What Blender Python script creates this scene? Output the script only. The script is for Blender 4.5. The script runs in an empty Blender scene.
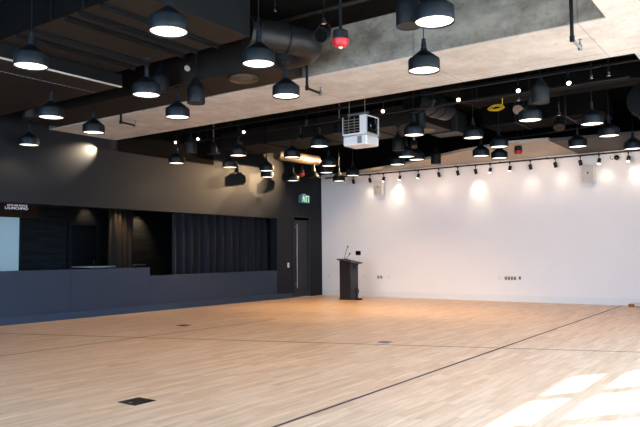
import bpy, math, random
from mathutils import Vector, Matrix
random.seed(7)
PI = math.pi
C = bpy.context.scene.collection
H = 4.5            # underside of the slab
D = 17.15          # far white wall
ROOM_X = 13.0      # window wall
BACK_Y = -3.0

# ---------------------------------------------------------------- helpers
class MB:
    """collects shapes and links them as one mesh object"""
    def __init__(s): s.v = []; s.f = []; s.sm = []
    def add(s, vs, fs, smooth=False, M=None):
        b = len(s.v)
        for p in vs:
            p = Vector(p)
            s.v.append(tuple(M @ p if M else p))
        for f in fs: s.f.append([b + i for i in f]); s.sm.append(smooth)
        return s
    def box(s, x0, x1, y0, y1, z0, z1, M=None):
        vs = [(x0,y0,z0),(x1,y0,z0),(x1,y1,z0),(x0,y1,z0),(x0,y0,z1),(x1,y0,z1),(x1,y1,z1),(x0,y1,z1)]
        return s.add(vs, [(3,2,1,0),(4,5,6,7),(0,1,5,4),(1,2,6,5),(2,3,7,6),(3,0,4,7)], False, M)
    def bbox(s, x0, x1, y0, y1, z0, z1, r=0.01, M=None):
        """box with chamfered edges: three nested slabs hulled"""
        vs = []; 
        X=(x0,x0+r,x1-r,x1); Y=(y0,y0+r,y1-r,y1); Z=(z0,z0+r,z1-r,z1)
        def ring(z, q):
            xa,xb,ya,yb = (X[1],X[2],Y[1],Y[2]) if q else (X[0],X[3],Y[0],Y[3])
            if q: return [(xa,ya,z),(xa,ya,z),(xb,ya,z),(xb,ya,z),(xb,yb,z),(xb,yb,z),(xa,yb,z),(xa,yb,z)]
            return [(xa,ya+r,z),(xa+r,ya,z),(xb-r,ya,z),(xb,ya+r,z),(xb,yb-r,z),(xb-r,yb,z),(xa+r,yb,z),(xa,yb-r,z)]
        rings = [ring(z0,1), ring(Z[1],0), ring(Z[2],0), ring(z1,1)]
        for q in rings: vs += q
        fs = [tuple(range(7,-1,-1)), tuple(range(24,32))]
        for k in range(3):
            for i in range(8):
                j=(i+1)%8; fs.append((k*8+i,k*8+j,(k+1)*8+j,(k+1)*8+i))
        return s.add(vs, fs, False, M)
    def lathe(s, prof, n=28, M=None, cap0=False, cap1=False):
        vs=[]; fs=[]
        for r,z in prof:
            for i in range(n):
                a=2*PI*i/n; vs.append((r*math.cos(a), r*math.sin(a), z))
        for k in range(len(prof)-1):
            for i in range(n):
                j=(i+1)%n; fs.append((k*n+i,k*n+j,(k+1)*n+j,(k+1)*n+i))
        if cap0: fs.append(tuple(range(n-1,-1,-1)))
        if cap1: fs.append(tuple((len(prof)-1)*n+i for i in range(n)))
        return s.add(vs, fs, True, M)
    def tube(s, pts, r, n=10, cap=True):
        pts=[Vector(p) for p in pts]; vs=[]; fs=[]
        rr = r if isinstance(r,(list,tuple)) else [r]*len(pts)
        t0=(pts[1]-pts[0]).normalized()
        u=t0.orthogonal().normalized()
        for k,p in enumerate(pts):
            if k==0: t=t0
            elif k==len(pts)-1: t=(pts[k]-pts[k-1]).normalized()
            else: t=((pts[k]-pts[k-1]).normalized()+(pts[k+1]-pts[k]).normalized()).normalized()
            u=(u-t*u.dot(t)).normalized(); w=t.cross(u)
            for i in range(n):
                a=2*PI*i/n; vs.append(p+(u*math.cos(a)+w*math.sin(a))*rr[k])
        for k in range(len(pts)-1):
            for i in range(n):
                j=(i+1)%n; fs.append((k*n+i,k*n+j,(k+1)*n+j,(k+1)*n+i))
        if cap:
            fs.append(tuple(range(n-1,-1,-1))); fs.append(tuple((len(pts)-1)*n+i for i in range(n)))
        return s.add(vs, fs, True)
    def prism(s, poly, z0, z1, M=None):
        n=len(poly); vs=[(x,y,z0) for x,y in poly]+[(x,y,z1) for x,y in poly]
        fs=[tuple(range(n-1,-1,-1)),tuple(range(n,2*n))]+[(i,(i+1)%n,n+(i+1)%n,n+i) for i in range(n)]
        return s.add(vs,fs,False,M)
    def build(s, name, mat, parent=None, loc=None):
        me=bpy.data.meshes.new(name); me.from_pydata(s.v,[],s.f); me.validate()
        me.polygons.foreach_set('use_smooth', s.sm[:len(me.polygons)]) if len(s.sm)==len(me.polygons) else None
        if any(s.sm): me.set_sharp_from_angle(angle=math.radians(26))
        me.materials.append(mat); me.update()
        o=bpy.data.objects.new(name,me); C.objects.link(o)
        if parent: o.parent=parent
        if loc: o.location=loc
        return o

def tag(o, label=None, cat=None, group=None, kind=None):
    if label: o['label']=label
    if cat: o['category']=cat
    if group: o['group']=group
    if kind: o['kind']=kind
    return o
def thing(name, label, cat, loc=(0,0,0), rot=(0,0,0), group=None):
    o=bpy.data.objects.new(name,None); C.objects.link(o); o.location=loc; o.rotation_euler=rot
    o.empty_display_size=.1
    return tag(o,label,cat,group)
def struct(o): o['kind']='structure'; return o
def dup(root, loc, rot, label):
    """a copy of a thing with copies of its parts and their sub-parts"""
    r=root.copy(); C.objects.link(r); r.location=loc; r.rotation_euler=rot; r['label']=label
    for ch in list(root.children):
        c=ch.copy(); C.objects.link(c); c.parent=r
        for g in list(ch.children):
            d=g.copy(); C.objects.link(d); d.parent=c
    return r
def aim(d, up=Vector((0,0,1))):
    """euler turning local -Z onto direction d"""
    return Vector(d).to_track_quat('-Z','Y').to_euler()

# ---------------------------------------------------------------- materials
def mat(name, col, rough=.6, metal=0, spec=.5, noise=0, nscale=6, bump=0, emit=None, estr=0):
    m=bpy.data.materials.new(name); m.use_nodes=True; N=m.node_tree.nodes; L=m.node_tree.links
    b=N['Principled BSDF']; b.inputs['Roughness'].default_value=rough; b.inputs['Metallic'].default_value=metal
    b.inputs['Specular IOR Level'].default_value=spec
    b.inputs['Base Color'].default_value=(*col,1)
    if noise or bump:
        tc=N.new('ShaderNodeTexCoord'); nz=N.new('ShaderNodeTexNoise'); nz.inputs['Scale'].default_value=nscale; nz.inputs['Detail'].default_value=5
        L.new(tc.outputs['Object'],nz.inputs['Vector'])
        if noise:
            mx=N.new('ShaderNodeMix'); mx.data_type='RGBA'
            mx.inputs[6].default_value=(*[c*(1-noise) for c in col],1); mx.inputs[7].default_value=(*[min(1,c*(1+noise)) for c in col],1)
            L.new(nz.outputs['Fac'],mx.inputs[0]); L.new(mx.outputs[2],b.inputs['Base Color'])
        if bump:
            bp=N.new('ShaderNodeBump'); bp.inputs['Strength'].default_value=bump; bp.inputs['Distance'].default_value=.02
            L.new(nz.outputs['Fac'],bp.inputs['Height']); L.new(bp.outputs['Normal'],b.inputs['Normal'])
    if emit: b.inputs['Emission Color'].default_value=(*emit,1); b.inputs['Emission Strength'].default_value=estr
    return m

def floor_mat():
    m=bpy.data.materials.new('maple_planks'); m.use_nodes=True; N=m.node_tree.nodes; L=m.node_tree.links; b=N['Principled BSDF']
    tc=N.new('ShaderNodeTexCoord'); sp=N.new('ShaderNodeSeparateXYZ'); cb=N.new('ShaderNodeCombineXYZ')
    L.new(tc.outputs['Object'],sp.inputs[0]); L.new(sp.outputs['Y'],cb.inputs['X']); L.new(sp.outputs['X'],cb.inputs['Y'])
    br=N.new('ShaderNodeTexBrick'); br.offset=.37; br.offset_frequency=2; br.squash=1.25; br.squash_frequency=3
    br.inputs['Scale'].default_value=1; br.inputs['Brick Width'].default_value=.62; br.inputs['Row Height'].default_value=.082
    br.inputs['Mortar Size'].default_value=.0012; br.inputs['Mortar Smooth'].default_value=.3; br.inputs['Bias'].default_value=-.05
    br.inputs['Color1'].default_value=(.81,.615,.465,1); br.inputs['Color2'].default_value=(.69,.485,.335,1); br.inputs['Mortar'].default_value=(.50,.35,.24,1)
    L.new(cb.outputs[0],br.inputs['Vector'])
    mp=N.new('ShaderNodeMapping'); mp.inputs['Scale'].default_value=(1.4,16,1); L.new(cb.outputs[0],mp.inputs['Vector'])
    nz=N.new('ShaderNodeTexNoise'); nz.inputs['Scale'].default_value=1.6; nz.inputs['Detail'].default_value=6; L.new(mp.outputs[0],nz.inputs['Vector'])
    rp=N.new('ShaderNodeValToRGB'); rp.color_ramp.elements[0].position=.32; rp.color_ramp.elements[0].color=(.86,.835,.80,1)
    rp.color_ramp.elements[1].position=.7; rp.color_ramp.elements[1].color=(1.1,1.1,1.1,1); L.new(nz.outputs['Fac'],rp.inputs[0])
    mu=N.new('ShaderNodeMix'); mu.data_type='RGBA'; mu.blend_type='MULTIPLY'; mu.inputs[0].default_value=1
    L.new(br.outputs['Color'],mu.inputs[6]); L.new(rp.outputs[0],mu.inputs[7]); L.new(mu.outputs[2],b.inputs['Base Color'])
    b.inputs['Roughness'].default_value=.36; b.inputs['Specular IOR Level'].default_value=.35
    bp=N.new('ShaderNodeBump'); bp.inputs['Strength'].default_value=.08; bp.inputs['Distance'].default_value=.004
    L.new(br.outputs['Fac'],bp.inputs['Height']); bp.invert=True; L.new(bp.outputs['Normal'],b.inputs['Normal'])
    return m

def concrete_mat(name, c0, c1, joints=True):
    m=bpy.data.materials.new(name); m.use_nodes=True; N=m.node_tree.nodes; L=m.node_tree.links; b=N['Principled BSDF']
    tc=N.new('ShaderNodeTexCoord')
    n1=N.new('ShaderNodeTexNoise'); n1.inputs['Scale'].default_value=2.2; n1.inputs['Detail'].default_value=9; n1.inputs['Roughness'].default_value=.65
    mp=N.new('ShaderNodeMapping'); mp.inputs['Scale'].default_value=(1,1,1.6); L.new(tc.outputs['Object'],mp.inputs[0]); L.new(mp.outputs[0],n1.inputs['Vector'])
    rp=N.new('ShaderNodeValToRGB'); rp.color_ramp.elements[0].position=.34; rp.color_ramp.elements[0].color=(*c0,1)
    rp.color_ramp.elements[1].position=.62; rp.color_ramp.elements[1].color=(*c1,1); L.new(n1.outputs['Fac'],rp.inputs[0])
    out=rp.outputs[0]
    n2=N.new('ShaderNodeTexNoise'); n2.inputs['Scale'].default_value=14; n2.inputs['Detail'].default_value=4; L.new(tc.outputs['Object'],n2.inputs['Vector'])
    r2=N.new('ShaderNodeValToRGB'); r2.color_ramp.elements[0].position=.3; r2.color_ramp.elements[0].color=(.75,.75,.75,1); r2.color_ramp.elements[1].position=.42; r2.color_ramp.elements[1].color=(1,1,1,1)
    L.new(n2.outputs['Fac'],r2.inputs[0])
    m1=N.new('ShaderNodeMix'); m1.data_type='RGBA'; m1.blend_type='MULTIPLY'; m1.inputs[0].default_value=.7; L.new(out,m1.inputs[6]); L.new(r2.outputs[0],m1.inputs[7]); out=m1.outputs[2]
    if joints:
        br=N.new('ShaderNodeTexBrick'); br.offset=0; br.inputs['Scale'].default_value=1; br.inputs['Brick Width'].default_value=2.06; br.inputs['Row Height'].default_value=9
        br.inputs['Mortar Size'].default_value=.008; br.inputs['Color1'].default_value=(1,1,1,1); br.inputs['Color2'].default_value=(.95,.95,.95,1); br.inputs['Mortar'].default_value=(.72,.7,.68,1)
        L.new(tc.outputs['Object'],br.inputs['Vector'])
        m2=N.new('ShaderNodeMix'); m2.data_type='RGBA'; m2.blend_type='MULTIPLY'; m2.inputs[0].default_value=1; L.new(out,m2.inputs[6]); L.new(br.outputs['Color'],m2.inputs[7]); out=m2.outputs[2]
    L.new(out,b.inputs['Base Color']); b.inputs['Roughness'].default_value=.8
    bp=N.new('ShaderNodeBump'); bp.inputs['Strength'].default_value=.15; bp.inputs['Distance'].default_value=.01; L.new(n1.outputs['Fac'],bp.inputs['Height']); L.new(bp.outputs['Normal'],b.inputs['Normal'])
    return m

def brick_mat(name, c, rough=.75):
    """dark split-face strips on the lobby walls"""
    m=bpy.data.materials.new(name); m.use_nodes=True; N=m.node_tree.nodes; L=m.node_tree.links; b=N['Principled BSDF']
    tc=N.new('ShaderNodeTexCoord'); sp=N.new('ShaderNodeSeparateXYZ'); cb=N.new('ShaderNodeCombineXYZ')
    L.new(tc.outputs['Object'],sp.inputs[0]); L.new(sp.outputs['Y'],cb.inputs['X']); L.new(sp.outputs['Z'],cb.inputs['Y'])
    br=N.new('ShaderNodeTexBrick'); br.inputs['Scale'].default_value=1; br.inputs['Brick Width'].default_value=.5; br.inputs['Row Height'].default_value=.07; br.inputs['Mortar Size'].default_value=.008
    br.inputs['Color1'].default_value=(*c,1); br.inputs['Color2'].default_value=(*[x*.55 for x in c],1); br.inputs['Mortar'].default_value=(*[x*.35 for x in c],1)
    L.new(cb.outputs[0],br.inputs['Vector']); L.new(br.outputs['Color'],b.inputs['Base Color']); b.inputs['Roughness'].default_value=rough
    bp=N.new('ShaderNodeBump'); bp.inputs['Strength'].default_value=.4; bp.inputs['Distance'].default_value=.02; L.new(br.outputs['Color'],bp.inputs['Height']); L.new(bp.outputs['Normal'],b.inputs['Normal'])
    return m

def glass_mat():
    m=bpy.data.materials.new('clear_glass'); m.use_nodes=True; N=m.node_tree.nodes; L=m.node_tree.links
    for n in list(N): 
        if n.type=='BSDF_PRINCIPLED': N.remove(n)
    t=N.new('ShaderNodeBsdfTransparent'); t.inputs[0].default_value=(.95,.97,.97,1); g=N.new('ShaderNodeBsdfGlossy'); g.inputs['Roughness'].default_value=.02
    mx=N.new('ShaderNodeMixShader'); mx.inputs[0].default_value=.06
    L.new(t.outputs[0],mx.inputs[1]); L.new(g.outputs[0],mx.inputs[2]); L.new(mx.outputs[0],N['Material Output'].inputs[0])
    return m

M={}
M['floor']=floor_mat()
M['tape']=mat('dark_floor_line',(.085,.06,.075),.6)
M['tape_faint']=mat('faint_floor_line',(.10,.07,.06),.6)
M['white']=mat('white_wall_paint',(.86,.85,.87),.7,noise=.02,nscale=2)
M['base_white']=mat('white_baseboard_paint',(.80,.81,.84),.5)
M['dark']=mat('charcoal_wall_paint',(.019,.022,.028),.5,spec=.25,noise=.12,nscale=1.2)
M['counter']=mat('skylit_counter_laminate',(.021,.039,.072),.42,spec=.5,noise=.1,nscale=1.5)  # blue of the daylight put into the dark counter colour
M['plinth']=mat('skylit_plinth',(.027,.052,.095),.42)  # same blue daylight, painted into the plinth
M['black']=mat('black_ceiling_paint',(.006,.0055,.0055),.85,spec=.15,noise=.4,nscale=9)
M['slab']=mat('sprayed_black_slab',(.008,.0075,.007),.95,spec=.1,noise=.6,nscale=24,bump=.6)
M['duct']=mat('black_duct_metal',(.010,.0105,.012),.5,metal=.25,noise=.25,nscale=5)
M['duct_blue']=mat('slate_grey_duct_metal',(.017,.020,.023),.5,metal=.1,noise=.2,nscale=3)
M['spiral']=mat('grey_spiral_duct_metal',(.036,.036,.038),.42,metal=.5,noise=.4,nscale=7)
M['brown']=mat('bounce_lit_duct_metal',(.020,.0145,.011),.6,noise=.2,nscale=4)  # dark metal, warm bounce from the floor put into its colour
M['tan']=mat('warm_lit_duct_metal',(.10,.075,.05),.55,noise=.2,nscale=4)  # duct metal with the warm light on it painted in
M['lamp']=mat('matt_black_lamp_metal',(.010,.0145,.019),.5,spec=.45)
M['lampin']=mat('white_lamp_interior',(.75,.72,.66),.5)
M['glow']=mat('frosted_lamp_diffuser',(.9,.87,.82),.5,emit=(1,.88,.76),estr=1.8)
M['bell']=mat('matt_black_speaker_shell',(.009,.011,.014),.55)
M['grille']=mat('dark_speaker_grille',(.03,.029,.028),.7,noise=.4,nscale=80)
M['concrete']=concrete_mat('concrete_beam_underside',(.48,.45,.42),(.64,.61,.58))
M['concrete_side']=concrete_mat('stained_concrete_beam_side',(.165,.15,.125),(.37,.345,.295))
M['soffit']=mat('cream_soffit_paint',(.50,.46,.40),.8,noise=.05)
M['soffit_shade']=mat('shaded_soffit_paint',(.10,.095,.09),.8)  # soffit out of the spotlights, its shade put into the colour
M['metal']=mat('dull_steel',(.30,.30,.30),.4,metal=.8)
M['chrome']=mat('chrome',(.7,.7,.72),.18,metal=1)
M['pipe']=mat('black_steel_pipe',(.018,.019,.021),.45,metal=.3)
M['flange']=mat('pale_metal_flange',(.62,.60,.56),.45)
M['red']=mat('red_plastic_dome',(.55,.03,.04),.3)
M['whiteplastic']=mat('white_plastic',(.78,.78,.77),.4)
M['greyplastic']=mat('grey_plastic',(.22,.22,.24),.5)
M['speakergrey']=mat('pale_grey_speaker_front',(.52,.51,.50),.6)
M['projwhite']=mat('projector_white_shell',(.72,.72,.72),.4)
M['ventbrown']=mat('brown_grey_vent_slats',(.17,.145,.125),.5)
M['plenum']=mat('slate_plenum_metal',(.034,.040,.047),.5,noise=.15,nscale=4)
M['lens']=mat('dark_lens_glass',(.01,.01,.012),.08,spec=.8)
M['spotglow']=mat('lit_spotlight_lens',(1,.95,.9),.4,emit=(1,.86,.70),estr=4.0)
M['spotdim']=mat('dim_spotlight_lens',(.6,.55,.5),.4,emit=(1,.8,.6),estr=.5)
M['ledlens']=mat('patterned_stage_light_lens',(.20,.145,.11),.5,noise=.8,nscale=45)
M['yellow']=mat('yellow_cable_rubber',(.55,.36,.015),.5,noise=.3,nscale=30)
M['green']=mat('exit_sign_green',(.01,.30,.12),.4,emit=(.02,.55,.25),estr=.35)
M['exitwhite']=mat('exit_sign_white',(.85,.9,.86),.4,emit=(.8,1,.88),estr=.5)
M['exitbox']=mat('exit_sign_blue_lit_case',(.16,.20,.30),.5)  # bluish light on the case side put into its colour
M['wood_dark']=mat('black_stained_lectern_wood',(.020,.020,.022),.45,noise=.35,nscale=14)
M['wood_side']=mat('lit_lectern_side',(.045,.050,.060),.5,noise=.2,nscale=10)  # lectern wood again, lighter for the light on this side
M['screen']=mat('black_touch_screen',(.006,.006,.008),.12)
M['hatch']=mat('black_floor_box_lid',(.022,.023,.027),.4,metal=.3,noise=.5,nscale=25)
M['hatchgrey']=mat('grey_floor_box_lid',(.20,.20,.22),.45,metal=.5)
M['curtain']=mat('black_blue_curtain_cloth',(.010,.0135,.021),.85)
M['curtain_brown']=mat('black_brown_curtain_cloth',(.050,.038,.028),.85)
M['lobbywall']=brick_mat('dark_strip_wall',(.055,.058,.064))
M['lobbydark']=mat('dark_lobby_paint',(.02,.02,.022),.7)
M['lobbyfloor']=mat('dark_lobby_floor',(.05,.045,.04),.5)
M['doordark']=mat('dark_door_paint',(.022,.027,.036),.5)
M['doorframe']=mat('dark_door_frame',(.040,.044,.052),.5)
M['frost']=mat('glowing_frosted_door',(.30,.42,.50),.5,noise=.15,nscale=1.5,emit=(.40,.58,.70),estr=.42)  # daylight in the glass given as the door's own glow
M['signbrown']=mat('dark_brown_sign_panel',(.060,.034,.020),.55)
M['text']=mat('white_sign_lettering',(.8,.8,.86),.5,emit=(.8,.8,1),estr=.55)
M['tabletop']=mat('pale_table_top',(.62,.60,.56),.35)
M['glass']=glass_mat()
M['mullion']=mat('grey_window_mullion',(.16,.165,.17),.5,metal=.3)
M['cardbrown']=mat('brown_leather',(.32,.15,.07),.6)
M['cream']=mat('cream_canvas',(.72,.66,.56),.7)
M['ground']=mat('pale_paving',(.42,.42,.40),.9,noise=.1,nscale=1)

# ---------------------------------------------------------------- the setting
struct(MB().box(0,ROOM_X,BACK_Y,D,-.12,0).build('floor',M['floor']))
struct(MB().box(-5.2,ROOM_X+.2,BACK_Y-.2,D+.2,H,H+.10).build('ceiling',M['slab']))
# left dark wall with the long counter opening, y 5.2 .. 14.9
OY0,OY1=5.2,14.9
w=MB()
w.box(-.22,0,BACK_Y,D,2.335,H)
w.box(-.22,0,BACK_Y,OY0,0,2.335)
w.box(-.22,0,OY1,15.70,0,2.335)
w.box(-.22,0,16.47,D,0,2.335)
w.box(-.22,0,15.70,16.47,2.335,2.42)
struct(w.build('wall_left',M['dark']))
# counter front below the opening (one long panelled run, a step down past y 10.25)
cn=MB()
ys=[5.2,6.68,8.2,10.245]
for a,b in zip(ys[:-1],ys[1:]): cn.box(-.22,0,a+.003,b-.003,.0,1.02)
ys=[10.245,11.9,13.4,14.9]
for a,b in zip(ys[:-1],ys[1:]): cn.box(-.22,0,a+.003,b-.003,.0,.825)
cn.box(-.215,-.004,5.2,10.24,0,1.012); cn.box(-.215,-.004,10.2,14.9,0,.818)
struct(cn.build('wall_left_counter',M['counter']))
struct(MB().box(0,.014,BACK_Y,15.62,0,.15).build('baseboard_left',M['plinth']))
struct(MB().box(0,.02,9.35,12.3,3.62,H).build('trim_1',M['black']))
# white wall
struct(MB().box(-5.2,ROOM_X,D,D+.2,0,H).build('wall_far',M['white']))
struct(MB().box(.02,ROOM_X,D-.014,D,0,.17).build('baseboard_far',M['base_white']))

# door to the right on the dark wall
d=struct(MB().box(-.10,-.03,15.715,16.455,.008,2.405).build('door_1',M['doordark']))
fr=MB().box(-.2,.012,15.685,15.715,0,2.43).box(-.2,.012,16.455,16.485,0,2.43).box(-.2,.012,15.715,16.455,2.405,2.43)
fr.build('door_frame',M['doorframe'],d)
MB().tube([(.05,15.79,.28),(.05,15.79,2.2)],.014,10).tube([(-.03,15.79,.4),(.05,15.79,.4)],.009,8).tube([(-.03,15.79,2.1),(.05,15.79,2.1)],.009,8).build('door_handle',M['metal'],d)

# unseen window wall right of the camera, added to let the sun in
PZ0,PZ1=.3,3.60
wr=MB().box(ROOM_X,ROOM_X+.06,BACK_Y,D,0,PZ0).box(ROOM_X,ROOM_X+.06,BACK_Y,D,PZ1,H)
WIN=[(10.25-1.4*k,11.41-1.4*k) for k in range(9)]
wr.box(ROOM_X,ROOM_X+.06,11.41,D,PZ0,PZ1).box(ROOM_X,ROOM_X+.06,BACK_Y,WIN[-1][0],PZ0,PZ1)
for (a,b),(c_,d_) in zip(WIN[:-1],WIN[1:]): wr.box(ROOM_X,ROOM_X+.06,d_,a,PZ0,PZ1)
struct(wr.build('wall_right',M['mullion']))
for k,(a,b) in enumerate(WIN):
    f=MB().box(ROOM_X+.0,ROOM_X+.05,a,b,3.06,3.23).box(ROOM_X+.0,ROOM_X+.05,a,b,1.76,1.84)
    f.box(ROOM_X+.01,ROOM_X+.05,a,a+.025,PZ0,PZ1).box(ROOM_X+.01,ROOM_X+.05,b-.025,b,PZ0,PZ1)
    f=struct(f.build('window_%d'%(k+1),M['mullion']))
    X=ROOM_X+.055; MB().add([(X,a+.02,PZ0),(X,b-.02,PZ0),(X,b-.02,PZ1),(X,a+.02,PZ1)],[(0,1,2,3)]).build('pane',M['glass'],f)
# unseen window wall behind the camera, added for its daylight
wb=MB().box(-.3,ROOM_X,BACK_Y-.06,BACK_Y,0,PZ0).box(-.3,ROOM_X,BACK_Y-.06,BACK_Y,PZ1,H)
WX=[(.7+1.5*k,2.0+1.5*k) for k in range(8)]
wb.box(-.3,.7,BACK_Y-.06,BACK_Y,PZ0,PZ1).box(WX[-1][1],ROOM_X,BACK_Y-.06,BACK_Y,PZ0,PZ1)
for (a,b),(c_,d_) in zip(WX[:-1],WX[1:]): wb.box(b,c_,BACK_Y-.06,BACK_Y,PZ0,PZ1)
struct(wb.build('wall_back',M['mullion']))
for k,(a,b) in enumerate(WX):
    f=MB().box(a,b,BACK_Y-.05,BACK_Y,3.06,3.12).box(a,b,BACK_Y-.05,BACK_Y,1.76,1.84).box(a,a+.03,BACK_Y-.05,BACK_Y-.01,PZ0,PZ1).box(b-.03,b,BACK_Y-.05,BACK_Y-.01,PZ0,PZ1)
    f=struct(f.build('window_%d'%(k+10),M['mullion'])); Y=BACK_Y-.055
    MB().add([(a+.02,Y,PZ0),(b-.02,Y,PZ0),(b-.02,Y,PZ1),(a+.02,Y,PZ1)],[(0,1,2,3)]).build('pane',M['glass'],f)
struct(MB().box(ROOM_X+.2,ROOM_X+40,-30,45,-.3,-.1).build('exterior_ground',M['ground']))

# concrete: beam parallel to the white wall, and the wide flat soffit along the window side
B0,B1,BZ,RX=7.63,9.24,3.855,10.6
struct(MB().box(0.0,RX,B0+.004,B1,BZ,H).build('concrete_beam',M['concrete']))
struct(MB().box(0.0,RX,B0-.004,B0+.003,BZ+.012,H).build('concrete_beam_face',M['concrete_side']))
struct(MB().box(RX,ROOM_X,BACK_Y,D,BZ,H).build('ceiling_soffit_right',M['concrete']))
# cream soffit over the white wall
struct(MB().prism([(.5,17.14),(3.34,16.24),(5.71,14.95),(7.05,14.5),(7.9,14.62),(7.9,17.14)],3.74,3.80).build('ceiling_soffit_far',M['soffit']))
struct(MB().prism([(7.9,14.75),(10.58,15.15),(10.58,17.14),(7.9,17.14)],3.735,3.80).build('trim_2',M['soffit_shade']))  # shaded end of the soffit, drawn as a darker panel

struct(MB().box(0,ROOM_X,D-.03,D-.001,3.81,H).build('trim_6',M['black']))
# floor lines
def strip(name,p,q,w,m,z=.0015):
    p=Vector((*p,0)); q=Vector((*q,0)); n=(q-p).normalized().cross(Vector((0,0,1)))*w/2
    vs=[p-n,p+n,q+n,q-n]
    return struct(MB().add([(v.x,v.y,z) for v in vs],[(0,1,2,3)]).build(name,m))
strip('trim_3',(8.995,BACK_Y+.05),(8.795,17.1),.034,M['tape'],.0025)
strip('trim_4',(3.66,BACK_Y+.05),(3.68,10.4),.026,M['tape_faint'],.002)
strip('trim_5',(.45,5.78),(10.9,9.52),.034,M['tape_faint'],.0015)

# lobby behind the opening
struct(MB().box(-5.2,-.22,3.0,D,-.12,0).build('floor_lobby',M['lobbyfloor']))
struct(MB().box(-5.2,-.22,3.0,D,3.0,3.1).build('ceiling_lobby',M['lobbydark']))
struct(MB().box(-5.2,-5.0,3.0,D,0,3.0).build('wall_lobby_back',M['lobbywall']))
struct(MB().box(-5.0,-.22,2.8,3.0,0,3.0).build('wall_lobby_near',M['lobbydark']))
struct(MB().box(-5.0,-.22,16.9,D,0,3.0).build('wall_lobby_far',M['lobbydark']))
d=struct(MB().box(-4.99,-4.95,11.50,12.36,.01,2.2).build('door_2',M['doordark']))
MB().box(-5,-4.90,11.38,11.50,0,2.30).box(-5,-4.90,12.36,12.48,0,2.30).box(-5,-4.90,11.5,12.36,2.2,2.30).build('door_frame',M['doorframe'],d)
MB().box(-4.95,-4.93,12.24,12.3,1.0,1.16).tube([(-4.93,12.27,1.1),(-4.89,12.27,1.1),(-4.89,12.15,1.1)],.01,8).build('door_handle',M['metal'],d)
d=struct(MB().box(-4.99,-4.95,8.3,9.90,.05,2.36).build('door_3',M['frost']))
MB().box(-5,-4.93,8.2,8.3,0,2.42).box(-5,-4.93,9.90,9.96,0,2.42).box(-5,-4.93,8.3,9.90,2.36,2.42).build('door_frame',M['doorframe'],d)

# ---------------------------------------------------------------- lobby furnishings
def curtain(name,label,x,y0,y1,z0,z1,amp,pitch,m,seed):
    random.seed(seed); n=int((y1-y0)/.018); vs=[]; fs=[]; ph=0; off=[]
    for i in range(n+1):
        ph+=.018*2*PI/pitch*(.65+.7*random.random()); off.append(amp*math.sin(ph)+amp*.35*math.sin(ph*.37+seed))
    zs=[z0,z0+.5*(z1-z0),z1]; sc=[1.15,1.0,.75]
    for k,z in enumerate(zs):
        for i in range(n+1):
            vs.append((x+off[i]*sc[k]+.02*math.sin(i*.13)*(2-k), y0+(y1-y0)*i/n, z))
    for k in range(len(zs)-1):
        for i in range(n):
            a=k*(n+1)+i; fs.append((a,a+1,a+n+2,a+n+1))
    t=thing(name,label,'curtain')
    MB().add(vs,fs,True).build('drape',m,t)
    MB().tube([(x,y0-.05,z1+.03),(x,y1+.05,z1+.03)],.018,8).build('curtain_rail',M['pipe'],t)
    return t
curtain('curtain','long black-blue floor curtain drawn behind the counter opening, right part',-.55,11.38,16.35,.02,2.9,.075,.30,M['curtain'],3)
curtain('curtain','narrow brown-black curtain lit from above in the lobby, beside the round table',-3.0,11.32,12.15,.02,2.93,.05,.19,M['curtain_brown'],5)
def bar_table(loc,label,r):
    t=thing('bar_table',label,'table',loc,group='round bar tables in the lobby')
    MB().lathe([(.0,1.0),(r-.02,1.0),(r,1.008),(r,1.032),(r-.01,1.04),(0,1.04)],40).build('table_top',M['tabletop'],t)
    MB().lathe([(.22,.0),(.22,.012),(.05,.03),(.036,.06),(.036,.93),(.10,.985),(.10,1.0)],24,cap0=True).build('pedestal',M['metal'],t)
bar_table((-2.3,10.38,.0),'round pale bar table in the lobby, in front of the dark door',.54)
bar_table((-3.9,12.86,.0),'round pale bar table right of the brown curtain, half hidden',.42)

# hanging sign with lettering
t=thing('hanging_sign','dark brown hanging lobby sign with small white lettering, at far left','sign',(-3.5,0,0))
MB().box(-.12,0,7.2,9.58,2.27,2.98).build('sign_panel',M['signbrown'],t)
def text_mesh(name,body,size,width,m,parent,loc,rot):
    cu=bpy.data.curves.new(name,'FONT'); cu.body=body; cu.size=size; cu.extrude=.003; cu.align_x='LEFT'
    o=bpy.data.objects.new(name,cu); C.objects.link(o)
    bpy.context.view_layer.update()
    dg=bpy.context.evaluated_depsgraph_get(); me=bpy.data.meshes.new_from_object(o.evaluated_get(dg))
    bpy.data.objects.remove(o)
    xs=[v.co.x for v in me.vertices]; k=width/(max(xs)-min(xs))
    for v in me.vertices: v.co.x=(v.co.x-min(xs))*k
    me.materials.clear(); me.materials.append(m)
    o=bpy.data.objects.new(name,me); C.objects.link(o); o.parent=parent; o.location=loc; o.rotation_euler=rot
    return o
RZ=Matrix(((0,0,1),(1,0,0),(0,1,0))).to_euler()      # text lying in the x = const plane, reading towards +y
text_mesh('lettering','ARTLAB SPACE',.062,.54,M['text'],t,(.008,8.72,2.543),RZ)
text_mesh('lettering','LAUNCHPAD',.098,.60,M['text'],t,(.008,8.68,2.460),RZ)

# ---------------------------------------------------------------- ceiling plant (big things first)
OVER=[]    # (x0,x1,y0,y1,z) undersides that a hanging cord can reach
def over(x,y):
    z=H
    for a,b,c_,d_,e in OVER:
        if a-.03<=x<=b+.03 and c_-.03<=y<=d_+.03: z=min(z,e)
    return z
OVER.append((RX,ROOM_X,BACK_Y,D,BZ)); OVER.append((0,RX,B0,B1,BZ))

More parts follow.
